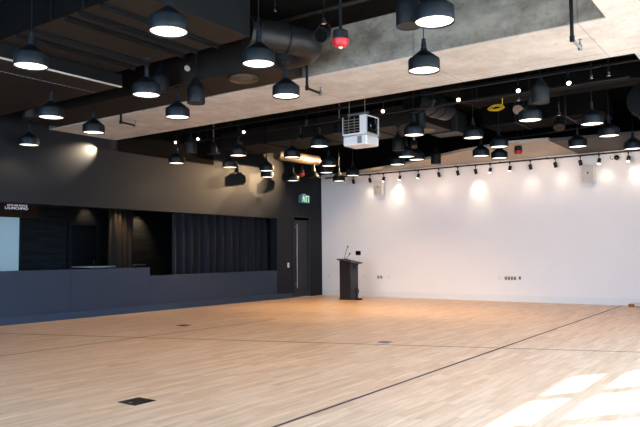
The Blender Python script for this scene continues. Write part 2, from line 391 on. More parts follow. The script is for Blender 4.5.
# wide flat air duct, upper left
AX=6.87
t=thing('air_duct','wide flat black air duct with ribbed warm-lit underside at the upper left','air duct',(0,0,0))
MB().box(.35,AX,4.20,4.22,3.95,H-.01).build('duct_end',M['black'],t)
MB().box(AX-.02,AX,4.22,5.98,3.95,H-.01).build('duct_side',M['duct_blue'],t)
MB().box(.35,AX-.02,4.22,5.98,3.95,H-.02).build('duct_body',M['brown'],t)
for x in (4.75,5.05,5.72,5.98,6.36):
    MB().box(x-.03,x+.03,4.22,5.95,3.925,3.951).box(x-.006,x+.006,4.22,5.95,3.89,3.93).build('stiffener',M['duct'],t)
for x in (5.5,6.1): MB().box(x-.02,x+.02,4.175,4.2,3.95,H-.02).build('seam_bar',M['duct'],t)
OVER.append((.35,AX,4.2,6.0,3.89))
t=thing('air_duct','low dark duct with pale bottom flange under the flat duct, far left','air duct')
MB().box(.36,4.24,4.0,6.1,3.765,3.94).build('duct_body',M['brown'],t)
MB().box(4.24,4.275,4.0,6.1,3.77,3.945).build('duct_side',M['duct'],t)
MB().box(4.236,4.285,4.0,6.1,3.752,3.766).build('flange',M['flange'],t)
mb=MB().box(3.664,3.671,4.0,6.1,3.761,3.766)
for k in range(26): mb.box(3.66,3.675,4.02+k*.08,4.06+k*.08,3.757,3.765)
mb.build('seam_strip',M['metal'],t)
OVER.append((.36,4.285,4.0,6.1,3.752))
# air handling unit, top left corner
t=thing('air_handler','grey boxy air handler with pale end panel at the top left corner','air handler',(3.62,2.95,3.86))
MB().bbox(-1.4,.30,-.5,.55,.0,.34,.015).build('casing',M['brown'],t)
MB().box(.30,.32,-.42,.45,.03,.31).build('end_panel',M['greyplastic'],t)
for x in (-.6,.1): MB().tube([(x,.0,.34),(x,.0,H-3.86)],.02,8).build('hanger_rod',M['pipe'],t)
# round duct leaving it, elbow, and the run along the beam
t=thing('round_duct','large dark round duct with elbow beside the concrete beam, upper left of centre','air duct')
cx,cz,r=7.06,4.07,.195
pts=[(cx-.335,6.085,cz),(cx-.26,6.25,cz),(cx-.06,6.62,cz)]
for k in range(1,9):
    a=PI/2*k/8; pts.append((cx-.36+.36*math.cos(a),6.80+.36*math.sin(a),cz))
pts+= [(6.46,7.16,cz)]
MB().tube(pts,r,28).build('duct_body',M['spiral'],t)
for dx,y in ((-.28,6.21),(-.09,6.56)): MB().lathe([(r-.01,-.012),(r+.014,-.012),(r+.014,.012),(r-.01,.012)],28,Matrix.Translation((cx+dx,y,cz))@Matrix.Rotation(-.45,4,'Z')@Matrix.Rotation(PI/2,4,'X')).build('joint_collar',M['spiral'],t)
OVER.append((6.4,cx+r,6.0,7.4,cz-r))
t=thing('air_duct','dark rectangular duct along the front of the concrete beam, left of the elbow','air duct')
MB().box(.38,6.46,6.78,7.58,3.862,4.47).build('duct_body',M['brown'],t)
OVER.append((.38,6.46,6.78,7.58,3.862))
t=thing('ceiling_diffuser','round black ceiling air diffuser under the duct beside the concrete beam','air diffuser',(5.80,7.06,3.818))
MB().lathe([(.0,.0),(.10,-.004),(.12,.015),(.17,.012),(.20,-.006),(.215,.0),(.215,.03),(.20,.045)],32).build('ring_plate',M['tan'],t)
MB().lathe([(.17,.03),(.17,.045)],24).build('neck',M['brown'],t)

# beyond the beam
t=thing('air_duct','long rectangular duct with warm-lit underside crossing behind the projector','air duct')
MB().box(.35,6.1,12.25,13.55,4.0,4.42).build('duct_body',M['brown'],t)
for x in (1.8,3.3,4.8): MB().box(x-.02,x+.02,12.23,13.57,3.985,4.43).build('joint_flange',M['duct'],t)
OVER.append((.35,6.1,12.25,13.55,3.985))
t=thing('round_duct','round black duct leaving a square box, right of centre under the ceiling','air duct')
MB().bbox(5.55,6.22,13.6,14.15,3.98,4.47,.01).build('plenum_box',M['plenum'],t)
MB().tube([(6.0,14.1,4.2),(6.15,15.4,4.2),(6.35,16.9,4.2)],.19,24).build('duct_body',M['spiral'],t)
OVER.append((5.5,6.5,13.6,17,3.98))
t=thing('round_duct','fat black spiral duct with open end, right of the projector','air duct')
MB().tube([(6.45,11.05,4.18),(6.50,11.2,4.18),(6.62,12.15,4.18)],.24,28,cap=False).build('duct_body',M['spiral'],t)
MB().lathe([(.235,0),(.0,0)],28,Matrix.Translation((6.45,11.06,4.18))@Matrix.Rotation(PI/2,4,'X')).build('end_cap',M['black'],t)
for y in (11.2,11.5,11.8): MB().lathe([(.24,-.01),(.252,-.01),(.252,.01),(.24,.01)],28,Matrix.Translation((6.50+(y-11.2)*.126,y,4.18))@Matrix.Rotation(PI/2,4,'X')).build('spiral_rib',M['duct'],t)
for y in (11.3,11.9): MB().tube([(6.55,y,4.3),(6.55,y,H)],.008,6).build('hanger',M['pipe'],t)
MB().tube([(6.5,11.3,3.98),(6.5,11.3,3.66)],.085,20).build('drop_neck',M['spiral'],t)
MB().lathe([(.085,.06),(.12,.03),(.25,.0),(.25,-.012),(.0,-.012)],28,Matrix.Translation((6.5,11.3,3.62))).build('flared_rim',M['tan'],t)
OVER.append((6.2,6.9,11.0,12.2,3.93))
t=thing('round_duct','tan lit round duct near the far dark corner, above the exit sign','air duct')
MB().tube([(.95,13.75,3.98),(1.06,15.45,3.98)],.145,24).build('duct_body',M['tan'],t)
for y in (14.1,15.0): MB().tube([(1.0,y,4.1),(1.0,y,H)],.008,6).build('hanger',M['pipe'],t)
MB().tube([(1.06,15.25,3.85),(1.08,15.25,3.60)],.06,16).build('drop_neck',M['tan'],t)
MB().lathe([(.06,.17),(.12,.10),(.13,.03),(.20,.02),(.20,.0),(.0,.0)],24,Matrix.Translation((1.1,15.25,3.47))).build('flared_rim',M['bell'],t)
OVER.append((.75,1.3,13.6,15.6,3.83))
t=thing('air_duct','large black duct with hoop bands at the right edge near the white wall','air duct')
MB().tube([(9.95,13.8,4.2),(9.95,16.5,4.2)],.30,28).build('duct_body',M['duct'],t)
for y in (14.0,14.8,15.6): MB().lathe([(.30,-.015),(.325,-.015),(.325,.015),(.30,.015)],28,Matrix.Translation((9.95,y,4.2))@Matrix.Rotation(PI/2,4,'X')).build('hoop_band',M['spiral'],t)
OVER.append((9.6,10.3,13.8,16.6,3.87))
t=thing('air_duct','black rectangular duct above the red-tipped pendant by the white wall','air duct')
MB().box(6.9,9.3,13.35,14.35,3.98,4.44).build('duct_body',M['black'],t)
for x in (7.6,8.6): MB().box(x,x+.04,13.33,14.37,3.965,4.45).build('joint_flange',M['duct'],t)
OVER.append((6.9,9.3,13.35,14.35,3.965))
t=thing('air_duct','shallow black duct above the yellow cable, parallel to the beam','air duct')
MB().box(7.2,10.4,11.7,12.2,4.12,4.485).build('duct_body',M['black'],t)
MB().box(7.18,10.42,11.69,11.7,4.1,4.13).build('flange',M['brown'],t)
OVER.append((7.18,10.42,11.69,12.2,4.1))

# pipes and conduits along the beam direction
def pipe(label,p,q,r,name='ceiling_pipe',m='pipe',cat='pipe',n=4):
    t=thing(name,label,cat)
    MB().tube([p,q],r,12).build('pipe',M[m],t)
    p=Vector(p); q=Vector(q)
    for k in range(n):
        mb=MB(); c=p.lerp(q,(k+.5)/n)
        if H-c.z>.03: mb.tube([c,(c.x,c.y,H+.002)],.006,6)
        mb.lathe([(r,-.012),(r+.008,-.012),(r+.008,.012),(r,.012)],12,Matrix.Translation(c)@(q-p).to_track_quat('Z','Y').to_matrix().to_4x4())
        mb.build('hanger',M['pipe'],t)
pipe('thin dark pipe under the black slab, above the curved round duct',(6.62,6.86,4.44),(10.5,6.86,4.44),.028,m='brown',n=3)
pipe('dark pipe parallel to the concrete beam, just beyond the spotlight track',(.3,10.98,3.985),(10.22,10.98,3.985),.022,n=6)
pipe('dark pipe crossing above the shallow duct at the upper right',(7.2,11.45,4.36),(10.5,11.45,4.36),.03,n=3)
pipe('slanting conduit from the red-tipped pendant toward the right duct',(6.75,14.62,3.86),(9.1,14.62,3.95),.016,n=2)

# ---------------------------------------------------------------- pendant lamps
Dm=.365
def shade_prof(d):
    return [(.47*d,.012),(.495*d,.0),(.5*d,.004),(.5*d,.33*d),(.487*d,.38*d),(.45*d,.405*d),(.13*d,.655*d),(.105*d,.68*d),(.105*d,.74*d),(.082*d,.76*d),(.082*d,.92*d),(.068*d,.93*d),(.066*d,1.04*d),(.02*d,1.06*d)]
shade_me=MB().lathe(shade_prof(Dm),32).build('shade',M['lamp']).data
inner_me=MB().lathe([(.47*Dm,.012),(.465*Dm,.03),(.46*Dm,.10)],32).build('shade_lining',M['lampin']).data
glow_me=MB().lathe([(.0,.010),(.25*Dm,.011),(.47*Dm,.016)],32).build('diffuser',M['glow']).data
for n in ('shade','shade_lining','diffuser'): bpy.data.objects.remove(bpy.data.objects[n])
cable_cache={}
def cable_mesh(z0,z1,r,canopy=True):
    key=(round(z0,2),round(z1,2),r)
    if key not in cable_cache:
        mb=MB().tube([(0,0,z0),(0,0,z1)],r,8)
        if canopy and z1-z0>.06: mb.lathe([(.0,z1),(.05,z1),(.05,z1-.02),(.01,z1-.03)],16)
        o=mb.build('cable_tmp',M['lamp']); cable_cache[key]=o.data; bpy.data.objects.remove(o)
    return cable_cache[key]
def part(name,me,parent):
    o=bpy.data.objects.new(name,me); C.objects.link(o); o.parent=parent; return o
LZ=3.40; LAMP_W=38
LAMPS=[
(5.35,4.04,'large lit pendant lamp at the far left, hanging below the ribbed duct edge'),
(3.27,5.61,'lit pendant lamp at the far left, under the end of the low duct',3.35),
(.45,6.94,'small lit pendant lamp hanging lowest in the far left corner before the dark wall'),
(2.48,6.91,'lit pendant lamp over the left end of the concrete beam, above the warm wall glow'),
(7.44,4.18,'large lit pendant lamp beside the slate-grey duct face at the top left'),
(5.31,5.69,'lit pendant lamp with a dark speaker can directly behind it, left of centre'),
(4.57,6.91,'lit pendant lamp before the beam underside, left of the unlit bell speaker'),
(7.42,5.50,'lit pendant lamp in front of the start of the large round duct'),
(6.73,6.86,'lit pendant lamp below the round duct elbow, in front of the beam underside'),
(9.58,5.45,'largest pendant lamp at the top, overlapping an unlit dark bell speaker'),
(8.77,6.86,'lit pendant lamp on a thin wire before the concrete beam, beneath the largest lamp'),
(6.72,10.56,'lit pendant lamp under the fat spiral duct, right of the projector'),
(7.45,11.50,'lit pendant lamp left of the yellow cable, upper one of its crowded cluster'),
(7.45,12.82,'lit pendant lamp below the yellow cable, above the shade touching the soffit'),
(8.82,10.52,'lit pendant lamp directly below the unlit bell speaker at the upper right'),
(9.54,11.47,'highest lit pendant lamp in the group of four at the right edge'),
(9.51,12.87,'lit pendant lamp in the right edge group, second highest, below the hooped duct'),
(8.72,13.80,'lit pendant lamp in the right edge group, above the right wall speaker'),
(9.56,14.83,'lit pendant lamp cut by the right picture edge, lowest of its group'),
(.69,10.42,'lit pendant lamp farthest left beyond the beam, before the dark wall'),
(1.13,11.73,'lit pendant lamp beyond the beam, just left and below its brighter neighbour'),
(2.60,10.42,'lit pendant lamp beyond the beam with a stage light clamped up beside it'),
(1.40,12.79,'upper lamp of the overlapping pair before the warm lit dark wall'),
(.52,13.86,'lower lamp of the overlapping pair before the warm lit dark wall'),
(3.33,11.36,'lit pendant lamp hanging above the small red-tipped pendant near the exit sign'),
(.51,15.02,'lit pendant lamp just under the small red-tipped pendant, above the exit sign'),
(4.66,10.52,'lit pendant lamp left of the white projector, highest of its cluster'),
(3.16,13.02,'lit pendant lamp below left of the projector, upper one of a stacked pair'),
(2.34,14.08,'lit pendant lamp below left of the projector, lower one of a stacked pair'),
(1.48,15.95,'smallest lit pendant lamp, before the white wall beside the dark corner'),
(2.53,15.06,'lit pendant lamp before the white wall, directly below the projector'),
(5.34,12.86,'lit pendant lamp right of the projector, biggest of a group of three'),
(5.30,13.42,'lit pendant lamp right of the projector, rightmost of a group of three'),
(4.56,13.87,'lit pendant lamp right of the projector, lowest of a group of three'),
(6.68,13.80,'lit pendant lamp left in the crowded cluster, above the white-wall track'),
(6.88,14.38,'lowest lamp of the crowded cluster, its shade against the cream soffit'),
]
for x,y,lab,*zz in LAMPS:
    lz=zz[0] if zz else LZ
    t=thing('pendant_lamp',lab,'lamp',(x,y,lz),group='lit black pendant lamps')
    sh=part('shade',shade_me,t); part('diffuser',glow_me,sh)
    top=over(x,y)-lz
    l=bpy.data.lights.new('lamp_light','SPOT'); l.energy=LAMP_W; l.spot_size=math.radians(150); l.spot_blend=.6; l.color=(1,.70,.42); l.shadow_soft_size=.14
    o=bpy.data.objects.new('lamp_light',l); C.objects.link(o); o.location=(x,y,lz-.01)
    if top>1.06*Dm+.004: part('cord',cable_mesh(1.04*Dm,top,.006),t)

# bell-shaped pendant speakers
d=.25
sp_me=MB().lathe([(.46*d,.006),(.49*d,0),(.5*d,.01),(.5*d,.78*d),(.47*d,.9*d),(.40*d,1.02*d),(.17*d,1.36*d),(.12*d,1.42*d),(.10*d,1.6*d),(.03*d,1.62*d)],28).build('tmp_a',M['bell']).data
gr_me=MB().lathe([(0,.008),(.47*d,.008)],28).build('tmp_b',M['grille']).data
for n in ('tmp_a','tmp_b'): bpy.data.objects.remove(bpy.data.objects[n])
for x,y,z,lab in [
 (5.49,6.41,3.40,'unlit black bell speaker before the beam, right of a lit pendant lamp'),
 (9.21,5.66,3.50,'unlit black bell speaker beside the largest lit lamp at the top'),
 (9.30,9.50,3.43,'unlit black bell speaker just beyond the beam, above a lit lamp at right'),
 (1.84,9.77,3.45,'small unlit bell speaker beyond the beam at left, under two track spotlights'),
 (4.65,6.50,3.70,'dark speaker can directly behind a lit pendant lamp, left of centre'),
 (5.46,12.27,3.46,'dark speaker can behind the lamp group right of the projector'),
 (1.46,6.35,3.70,'dark speaker can in shadow at far left, beside a lit lamp'),
 (5.05,14.95,3.50,'small dark speaker can above the white-wall track, right of the lamp trio')]:
    t=thing('pendant_speaker',lab,'speaker',(x,y,z),group='unlit pendant speakers')
    sh=part('speaker_shell',sp_me,t); part('speaker_grille',gr_me,sh)
    top=over(x,y)-z
    if top>1.62*d+.004: part('cord',cable_mesh(1.6*d,top,.006),t)
# flared fixtures beyond the beam
for x,y,z,lab in [(.80,11.5,3.74,'unlit flared black fixture at left beyond the beam, under a track spotlight'),
                  (4.65,11.25,3.76,'unlit flared black fixture immediately left of the white projector')]:
    t=thing('flared_fixture',lab,'ceiling fixture',(x,y,z),group='flared unlit fixtures')
    MB().lathe([(.0,0),(.15,.0),(.155,.012),(.095,.022),(.09,.16),(.06,.24),(.03,.28)],28).build('shell',M['bell'],t)
    MB().tube([(0,0,.27),(0,0,over(x,y)-z)],.018,10).build('stem',M['metal'],t)

# ---------------------------------------------------------------- red-tipped pendants
for x,y,z,lab in [(8.17,6.02,3.555,'red-tipped black pendant on a pole before the concrete beam'),
                  (.42,15.55,3.56,'tiny red-tipped black pendant between two lamps by the exit sign'),
                  (7.11,14.98,3.51,'small red-tipped black pendant on a pole before the white-wall soffit')]:
    t=thing('beacon_pendant',lab,'beacon',(x,y,z),group='red-tipped pendants')
    MB().lathe([(.03,.03),(.075,.045),(.092,.08),(.094,.115)],24).build('red_dome',M['red'],t)
    MB().lathe([(.0,.018),(.02,.018),(.026,.03),(.026,.05)],16).build('white_tip',M['whiteplastic'],t)
    MB().lathe([(.082,.10),(.085,.115),(.085,.205),(.078,.215),(.02,.218)],24).build('housing',M['lamp'],t)
    MB().tube([(0,0,.21),(0,0,over(x,y)-z)],.018,10).build('pole',M['pipe'],t)

# ---------------------------------------------------------------- sprinkler drops under the beam edge
for x,y,z,lab in [(10.31,7.33,3.60,'long sprinkler drop pipe before the beam at the upper right, with grey elbow'),
                (6.59,7.52,3.67,'sprinkler drop pipe below the round duct elbow, before the beam underside'),
                (2.31,7.603,3.72,'sprinkler drop pipe at the left end of the concrete beam')]:
    t=thing('sprinkler_drop',lab,'sprinkler',(x,y,z),group='sprinkler drops')
    top=H-z
    MB().tube([(0,0,0),(0,0,top)],.02,12).build('drop_pipe',M['pipe'],t)
    MB().lathe([(.0,-.035),(.027,-.03),(.027,.03),(.02,.04)],14).build('elbow',M['pipe'],t)
    am=MB().tube([(0,0,0),(.0,.32,-.012)],.018,12).build('arm',M['greyplastic'] if x>9 else M['pipe'],t)
    mb=MB().lathe([(.026,-.03),(.026,.03),(.012,.035),(.012,.06),(.006,.065),(.006,.085),(.026,.088),(.026,.092),(.0,.093)],14,Matrix.Translation((0,.33,-.012)),cap0=True)
    mb.build('sprinkler_head',M['metal'],am)

# ---------------------------------------------------------------- lighting track + spotlights beyond the beam
TY=10.78; TZ=4.16
t=thing('lighting_track','black lighting track hung parallel to the concrete beam, just beyond it','lighting track')
MB().box(.2,9.85,TY-.02,TY+.02,TZ,TZ+.035).build('track_rail',M['pipe'],t)
for k in range(7): MB().tube([(.5+k*1.45,TY,TZ+.03),(.5+k*1.45,TY,H+.002)],.006,6).build('hanger',M['pipe'],t)
t=thing('lighting_track','thin black lighting track along the top of the white wall','lighting track')
WTY=17.02; WTZ=3.655
MB().box(.25,10.4,WTY-.018,WTY+.018,WTZ,WTZ+.035).build('track_rail',M['pipe'],t)
for k in range(8): MB().box(.9+k*1.25-.012,.9+k*1.25+.012,WTY,D+.002,WTZ+.01,WTZ+.05).build('bracket',M['pipe'],t)

def spot_parts(t,direction,lit,r=.042,ln=.15,shell='lamp'):
    """can aimed along direction, pivot at the origin, stem up to the rail"""
    Mx=Matrix.Rotation(0,4,'X')@Vector(direction).to_track_quat('-Z','Y').to_matrix().to_4x4()
    cn=MB().lathe([(r*.92,-ln*.55),(r,-ln*.56),(r,ln*.35),(r*.8,ln*.44),(.0,ln*.45)],20,Mx).build('can',M[shell],t)
    MB().lathe([(.0,-ln*.545),(r*.93,-ln*.545)],20,Mx).build('lens',M['spotglow'] if lit else M['spotdim'],cn)
    MB().box(-.016,.016,-.02,.02,.125,.16).tube([(0,0,.0),(0,0,.14)],.009,8).build('stem',M['pipe'],t)
def spot_light(name,loc,tgt,power,angle,blend,col=(1,.83,.62),r=.035):
    l=bpy.data.lights.new(name,'SPOT'); l.energy=power; l.spot_size=math.radians(angle); l.spot_blend=blend; l.color=col; l.shadow_soft_size=r
    o=bpy.data.objects.new(name,l); C.objects.link(o); v=(Vector(tgt)-Vector(loc)); o.location=Vector(loc)+v.normalized()*.12; o.rotation_euler=aim(v)
    return o
TS=[(.30,1,'lit track spotlight, leftmost on the track just beyond the beam'),
    (1.05,1,'lit track spotlight above the small bell speaker, beyond the beam at left'),
    (2.47,1,'lit track spotlight beyond the beam, left of the stage light clamp'),
    (4.15,0,'unlit tilted track spotlight between the beam and the projector, left side'),
    (5.97,1,'lit track spotlight immediately right of the white projector'),
    (7.00,0,'unlit pale track spotlight above the fat spiral duct'),
    (7.49,1,'lit track spotlight above the square duct box, right of centre'),
    (8.55,1,'lit track spotlight above the round patterned stage light'),
    (9.36,1,'lit track spotlight, rightmost on the track just beyond the beam')]
CAM=Vector((12.159,0,1.3))
for x,lit,lab in TS:
    t=thing('track_spotlight',lab,'spotlight',(x,TY,TZ-.15),group='spotlights on the track beyond the beam')
    if x<3: dr=Vector((.35,-.9,-.55))
    elif lit: dr=Vector((.3,-.8,-.6))
    else: dr=Vector((-.6,.4,-.6))
    spot_parts(t,dr,lit,.038,.15,'spiral' if not lit else 'lamp')

WS=[(1.30,0),(1.89,0),(2.36,1),(2.91,1),(3.51,1),(4.15,0),(4.72,0),(5.24,0),(5.65,1),(6.19,1),(6.73,0),(7.36,0),(7.97,0),(8.41,1),(9.07,1)]
ORD='first second third fourth fifth sixth seventh eighth ninth tenth eleventh twelfth thirteenth fourteenth fifteenth'.split()
for k,(x,lit) in enumerate(WS):
    t=thing('track_spotlight','%s spotlight from the left on the white-wall track, a small black can'%ORD[k],'spotlight',(x,WTY-.01,WTZ-.155),group='spotlights on the white-wall track')
    dr=[(.15,.22,-1),(-.1,-.35,-1)][lit]
    spot_parts(t,dr,0 if not lit else 1,.042,.14)

# ---------------------------------------------------------------- stage lights
def stage_light(loc,dr,label,lens,r=.085,ln=.2,top=None):
    t=thing('stage_light',label,'stage light',loc,group='stage lights on the ceiling pipes')
    Mx=Vector(dr).to_track_quat('-Z','Y').to_matrix().to_4x4()
    hs=MB().lathe([(r,-ln*.5),(r*1.05,-ln*.5),(r*1.05,-ln*.1),(r*.85,ln*.1),(r*.75,ln*.45),(r*.3,ln*.55),(0,ln*.56)],24,Mx).build('housing',M['lamp'],t)
    MB().lathe([(0,-ln*.47),(r,-ln*.49)],24,Mx).build('lens',M[lens],hs)
    pts=[(-r*1.2,0,0)]+[(r*1.2*math.cos(PI-PI*k/10),0,.02+r*1.5*math.sin(PI*k/10)) for k in range(11)]+[(r*1.2,0,0)]
    MB().tube(pts,.007,8).build('yoke',M['pipe'],t)
    top=top if top else H-loc[2]
    MB().tube([(0,0,r*1.5+.015),(0,0,top)],.012,8).lathe([(.0,r*1.5),(.03,r*1.5),(.03,r*1.5+.06),(.0,r*1.5+.06)],12).build('clamp',M['chrome'],t)
    return t
stage_light((8.43,11.15,3.77),(.15,-1,-.55),'round stage light with patterned amber lens, beside the yellow cable','ledlens',.085)
stage_light((8.75,12.42,3.66),(.1,-.6,-1),'dark round stage light hanging right of the lit lamp under the bell speaker','lens',.10)
stage_light((6.05,11.85,3.48),(.3,-.5,-1),'small dark stage light below the fat spiral duct','lens',.06,.14)
stage_light((3.62,11.30,3.79),(.3,-.7,-.6),'chrome-clamped stage light above the lamp over the small red-tipped pendant','lens',.075)
stage_light((1.95,11.2,3.88),(.3,-.7,-.7),'chrome-clamped stage light at left beyond the beam, beside a lit lamp','lens',.075)
stage_light((7.62,6.48,3.97),(.2,-.9,-.4),'round dark stage light with chrome bits above the round duct elbow','lens',.085)
stage_light((5.16,6.58,4.01),(.3,-.7,-.5),'small chrome-clamped stage light above the bell speaker before the beam','chrome',.045,.12)
# upright sprinkler heads under the slab
for x,y,z,lab in [(7.0,6.3,4.36,'chrome sprinkler head under the black slab, above the round duct'),
                  (7.35,6.05,4.36,'chrome sprinkler head left of the red-tipped pendant pole at the top'),
                  (9.75,10.6,3.98,'chrome sprinkler head on the black ceiling, right of the rightmost track spotlight'),
                  (10.0,10.6,3.98,'pair-like chrome sprinkler head nearest the right soffit edge')]:
    t=thing('ceiling_sprinkler',lab,'sprinkler',(x,y,z),group='small chrome sprinkler heads')
    MB().tube([(0,0,.03),(0,0,H-z)],.011,8).build('drop_pipe',M['pipe'],t)
    MB().lathe([(0,-.03),(.028,-.03),(.03,-.026),(.008,-.02),(.008,.0),(.02,.005),(.02,.03),(.0,.035)],14).build('head',M['chrome'],t)
# yellow cable bundle
t=thing('hanging_cable_coil','coil of bright yellow cable tied to a ceiling pipe, right of centre','cable',(8.06,11.02,3.80))
mb=MB()
for k in range(5):
    random.seed(k); a0=.10+.018*random.random(); pts=[]
    for i in range(25):
        a=2*PI*i/24; pts.append((a0*1.05*math.cos(a)+.01*k,.015*k-.03+.006*math.sin(3*a),(.035+.008*random.random())*math.sin(a)-.01+.012*(k%3)))
    mb.tube(pts,.008,6)
mb.tube([(.09,0,-.02),(.13,.0,.07),(.13,0,.16)],.008,6); mb.tube([(.1,0,0),(.17,0,-.01)],.008,6)
mb.build('coil',M['yellow'],t)
MB().tube([(.0,0,.0),(0,-.02,.19)],.005,6).build('tie',M['pipe'],t)

# ---------------------------------------------------------------- projector on its frame
px0,px1,py0,py1=5.72,6.22,9.75,10.18
t=thing('projector','white ceiling projector in a slotted metal frame, hung beyond the concrete beam','projector',(0,0,0))
lc=MB().bbox(px0,px1,py0,py1,3.20,3.375,.025).build('lower_case',M['projwhite'],t)
MB().box(px0+.31,px0+.40,py0-.004,py0,3.225,3.35).build('front_vent',M['greyplastic'],lc)
uc=MB().bbox(px0+.03,px1-.03,py0+.03,py1-.03,3.43,3.71,.015).build('upper_case',M['black'],t)
fr=MB()
sl=MB().box(px0+.01,px0+.02,py0+.002,py0+.02,3.41,3.70)
for z in (3.45,3.50,3.55,3.60,3.65): sl.box(px0,px1-.14,py0+.002,py0+.02,z,z+.016)
for x in (px0+.12,px0+.24): sl.box(x,x+.010,py0-.002,py0+.018,3.41,3.70)
sl.build('vent_grille',M['ventbrown'],t)
for x in (px0,px1-.14): fr.box(x,x+.010,py0-.004,py0+.018,3.40,3.72)
fr.box(px0,px1,py0,py1,3.385,3.415)
for y in (py0,py1-.02):
    fr.box(px1-.02,px1,y,y+.02,3.40,3.72)
fr.box(px1-.02,px1,py0,py1,3.70,3.72).box(px1-.02,px1,py0,py1,3.40,3.42).box(px1-.13,px1,py0-.004,py0+.03,3.40,3.72)
fr.build('mounting_frame',M['projwhite'],t)
MB().lathe([(.115,-.06),(.12,-.06),(.12,.03),(.10,.04),(.095,.025),(.0,.02)],28,Matrix.Translation((px1-.01,py0+.20,3.57))@Matrix.Rotation(PI/2,4,'Y')).build('lens',M['lens'],uc)
br=MB().box(px0,px0+.44,py0+.16,py0+.20,3.775,3.80)
for x in (px0+.03,px0+.36):
    br.tube([(x,py0+.18,3.71),(x,py0+.18,H)],.009,8)
br.build('hanger_bracket',M['metal'],t)

# ---------------------------------------------------------------- things on the walls
t=thing('exit_sign','green exit sign with white running figure above the dark door','exit sign',(0,16.13,2.97))
MB().bbox(.0,.13,-.20,.20,-.12,.12,.008).build('case',M['exitbox'],t)
sf=MB().box(.13,.134,-.19,.19,-.11,.11).build('sign_face',M['green'],t)
fg=MB()
def yz(poly,x0=.1345,x1=.137):
    n=len(poly); vs=[(x0,a,b) for a,b in poly]+[(x1,a,b) for a,b in poly]
    fg.add(vs,[tuple(range(n-1,-1,-1)),tuple(range(n,2*n))]+[(i,(i+1)%n,n+(i+1)%n,n+i) for i in range(n)])
yz([(.0,-.10),(.035,-.10),(.035,.10),(.0,.10)]); yz([(.14,-.10),(.165,-.10),(.165,.10),(.14,.10)]); yz([(.035,.075),(.14,.075),(.14,.10),(.035,.10)])
yz([(-.10+.024*math.cos(a*PI/5),.072+.024*math.sin(a*PI/5)) for a in range(10)])
yz([(-.135,.045),(-.085,.045),(-.07,-.01),(-.10,-.02),(-.14,.0)])
yz([(-.10,-.015),(-.072,-.01),(-.045,-.05),(-.05,-.098),(-.072,-.098),(-.07,-.055)])
yz([(-.10,-.02),(-.12,-.01),(-.135,-.05),(-.175,-.075),(-.165,-.09),(-.115,-.06)])
yz([(-.09,.045),(-.075,.02),(-.04,.02),(-.04,.035),(-.07,.035)]); yz([(-.135,.045),(-.165,.02),(-.18,-.01),(-.165,-.01),(-.15,.01),(-.125,.02)])
fg.build('running_figure',M['exitwhite'],sf)
MB().bbox(.0,.1,-.06,.06,.121,.155,.006).build('mount',M['whiteplastic'],t)
t=thing('motion_sensor','small dark dome sensor above the dark door','sensor',(.0,16.10,2.55))
MB().lathe([(.05,.0),(.05,.02),(.04,.04),(.02,.052),(.0,.055)],18,Matrix.Rotation(PI/2,4,'Y')).build('dome',M['lens'],t)
t=thing('light_switch','small white switch plate left of the dark door','light switch',(0,15.42,.97))
MB().bbox(.0,.012,-.042,.042,-.07,.07,.004).build('plate',M['whiteplastic'],t); MB().box(.012,.018,-.016,.016,-.03,.03).build('rocker',M['speakergrey'],t)

for x,z,lab in [(2.20,3.24,'pale grey box speaker high on the white wall, left of centre'),(8.15,3.19,'pale grey box speaker high on the white wall, near the right edge')]:
    t=thing('wall_speaker',lab,'speaker',(x,D,z),group='box speakers on the white wall')
    MB().bbox(-.15,.15,-.2,-.03,-.22,.22,.02).build('cabinet',M['whiteplastic'],t)
    fg2=MB().box(-.13,.13,-.206,-.2,-.20,.20).build('front_grille',M['speakergrey'],t)
    MB().lathe([(0,.003),(.02,.003),(.02,0)],16,Matrix.Translation((0,-.206,.03))@Matrix.Rotation(PI/2,4,'X')).build('tweeter',M['lens'],fg2)
    MB().box(-.03,.03,-.03,.0,-.08,.08).build('wall_bracket',M['pipe'],t)
t=thing('ceiling_camera','black ball camera on a white base with looped cable, high at right','security camera',(8.80,D,3.57))
MB().lathe([(.085,0),(.085,.03),(.05,.06),(.0,.062)],24,Matrix.Rotation(PI/2,4,'X')).build('base',M['whiteplastic'],t)
MB().lathe([(.0,-.062)]+[(.062*math.sin(a*PI/10),-.062*math.cos(a*PI/10)) for a in range(1,10)]+[(0,.062)],20,Matrix.Translation((0,-.10,-.02))).build('ball',M['lens'],t)
MB().tube([(-.06,-.02,.0),(-.12,-.02,-.05),(-.16,-.02,-.03),(-.16,-.02,.06)],.006,6).build('cable',M['pipe'],t)
t=thing('control_panel','black wall touch screen above right of the lectern','control panel',(1.37,D,1.31))
MB().bbox(-.105,.105,-.022,0,-.075,.075,.005).build('bezel',M['whiteplastic'],t); MB().box(-.09,.09,-.025,-.022,-.062,.062).build('screen',M['screen'],t)
def plate(x,z,w,h,label,m='whiteplastic',inset=None,grp='wall plates on the white wall'):
    t=thing('wall_plate',label,'wall outlet',(x,D,z),group=grp)
    pl=MB().bbox(-w/2,w/2,-.010,0,-h/2,h/2,.003).build('plate',M[m],t)
    if inset:
        for a in inset: MB().box(a-.03,a+.03,-.014,-.010,-h*.34,h*.34).build('socket',M['greyplastic'],pl)
plate(.27,.60,.08,.12,'white outlet plate low on the white wall, left of the lectern',inset=None)
plate(1.56,.60,.07,.11,'blank white plate low on the wall, directly right of the lectern')
plate(2.11,.59,.20,.12,'dark-socketed outlet plate low on the wall, right of the lectern',inset=(-.05,.05))
plate(2.42,.60,.07,.11,'blank white plate low on the wall, right of the dark-socketed outlet')
plate(6.08,.61,.34,.12,'wide dark-socketed outlet plate alone in the middle of the white wall',inset=(-.12,-.04,.04,.12))
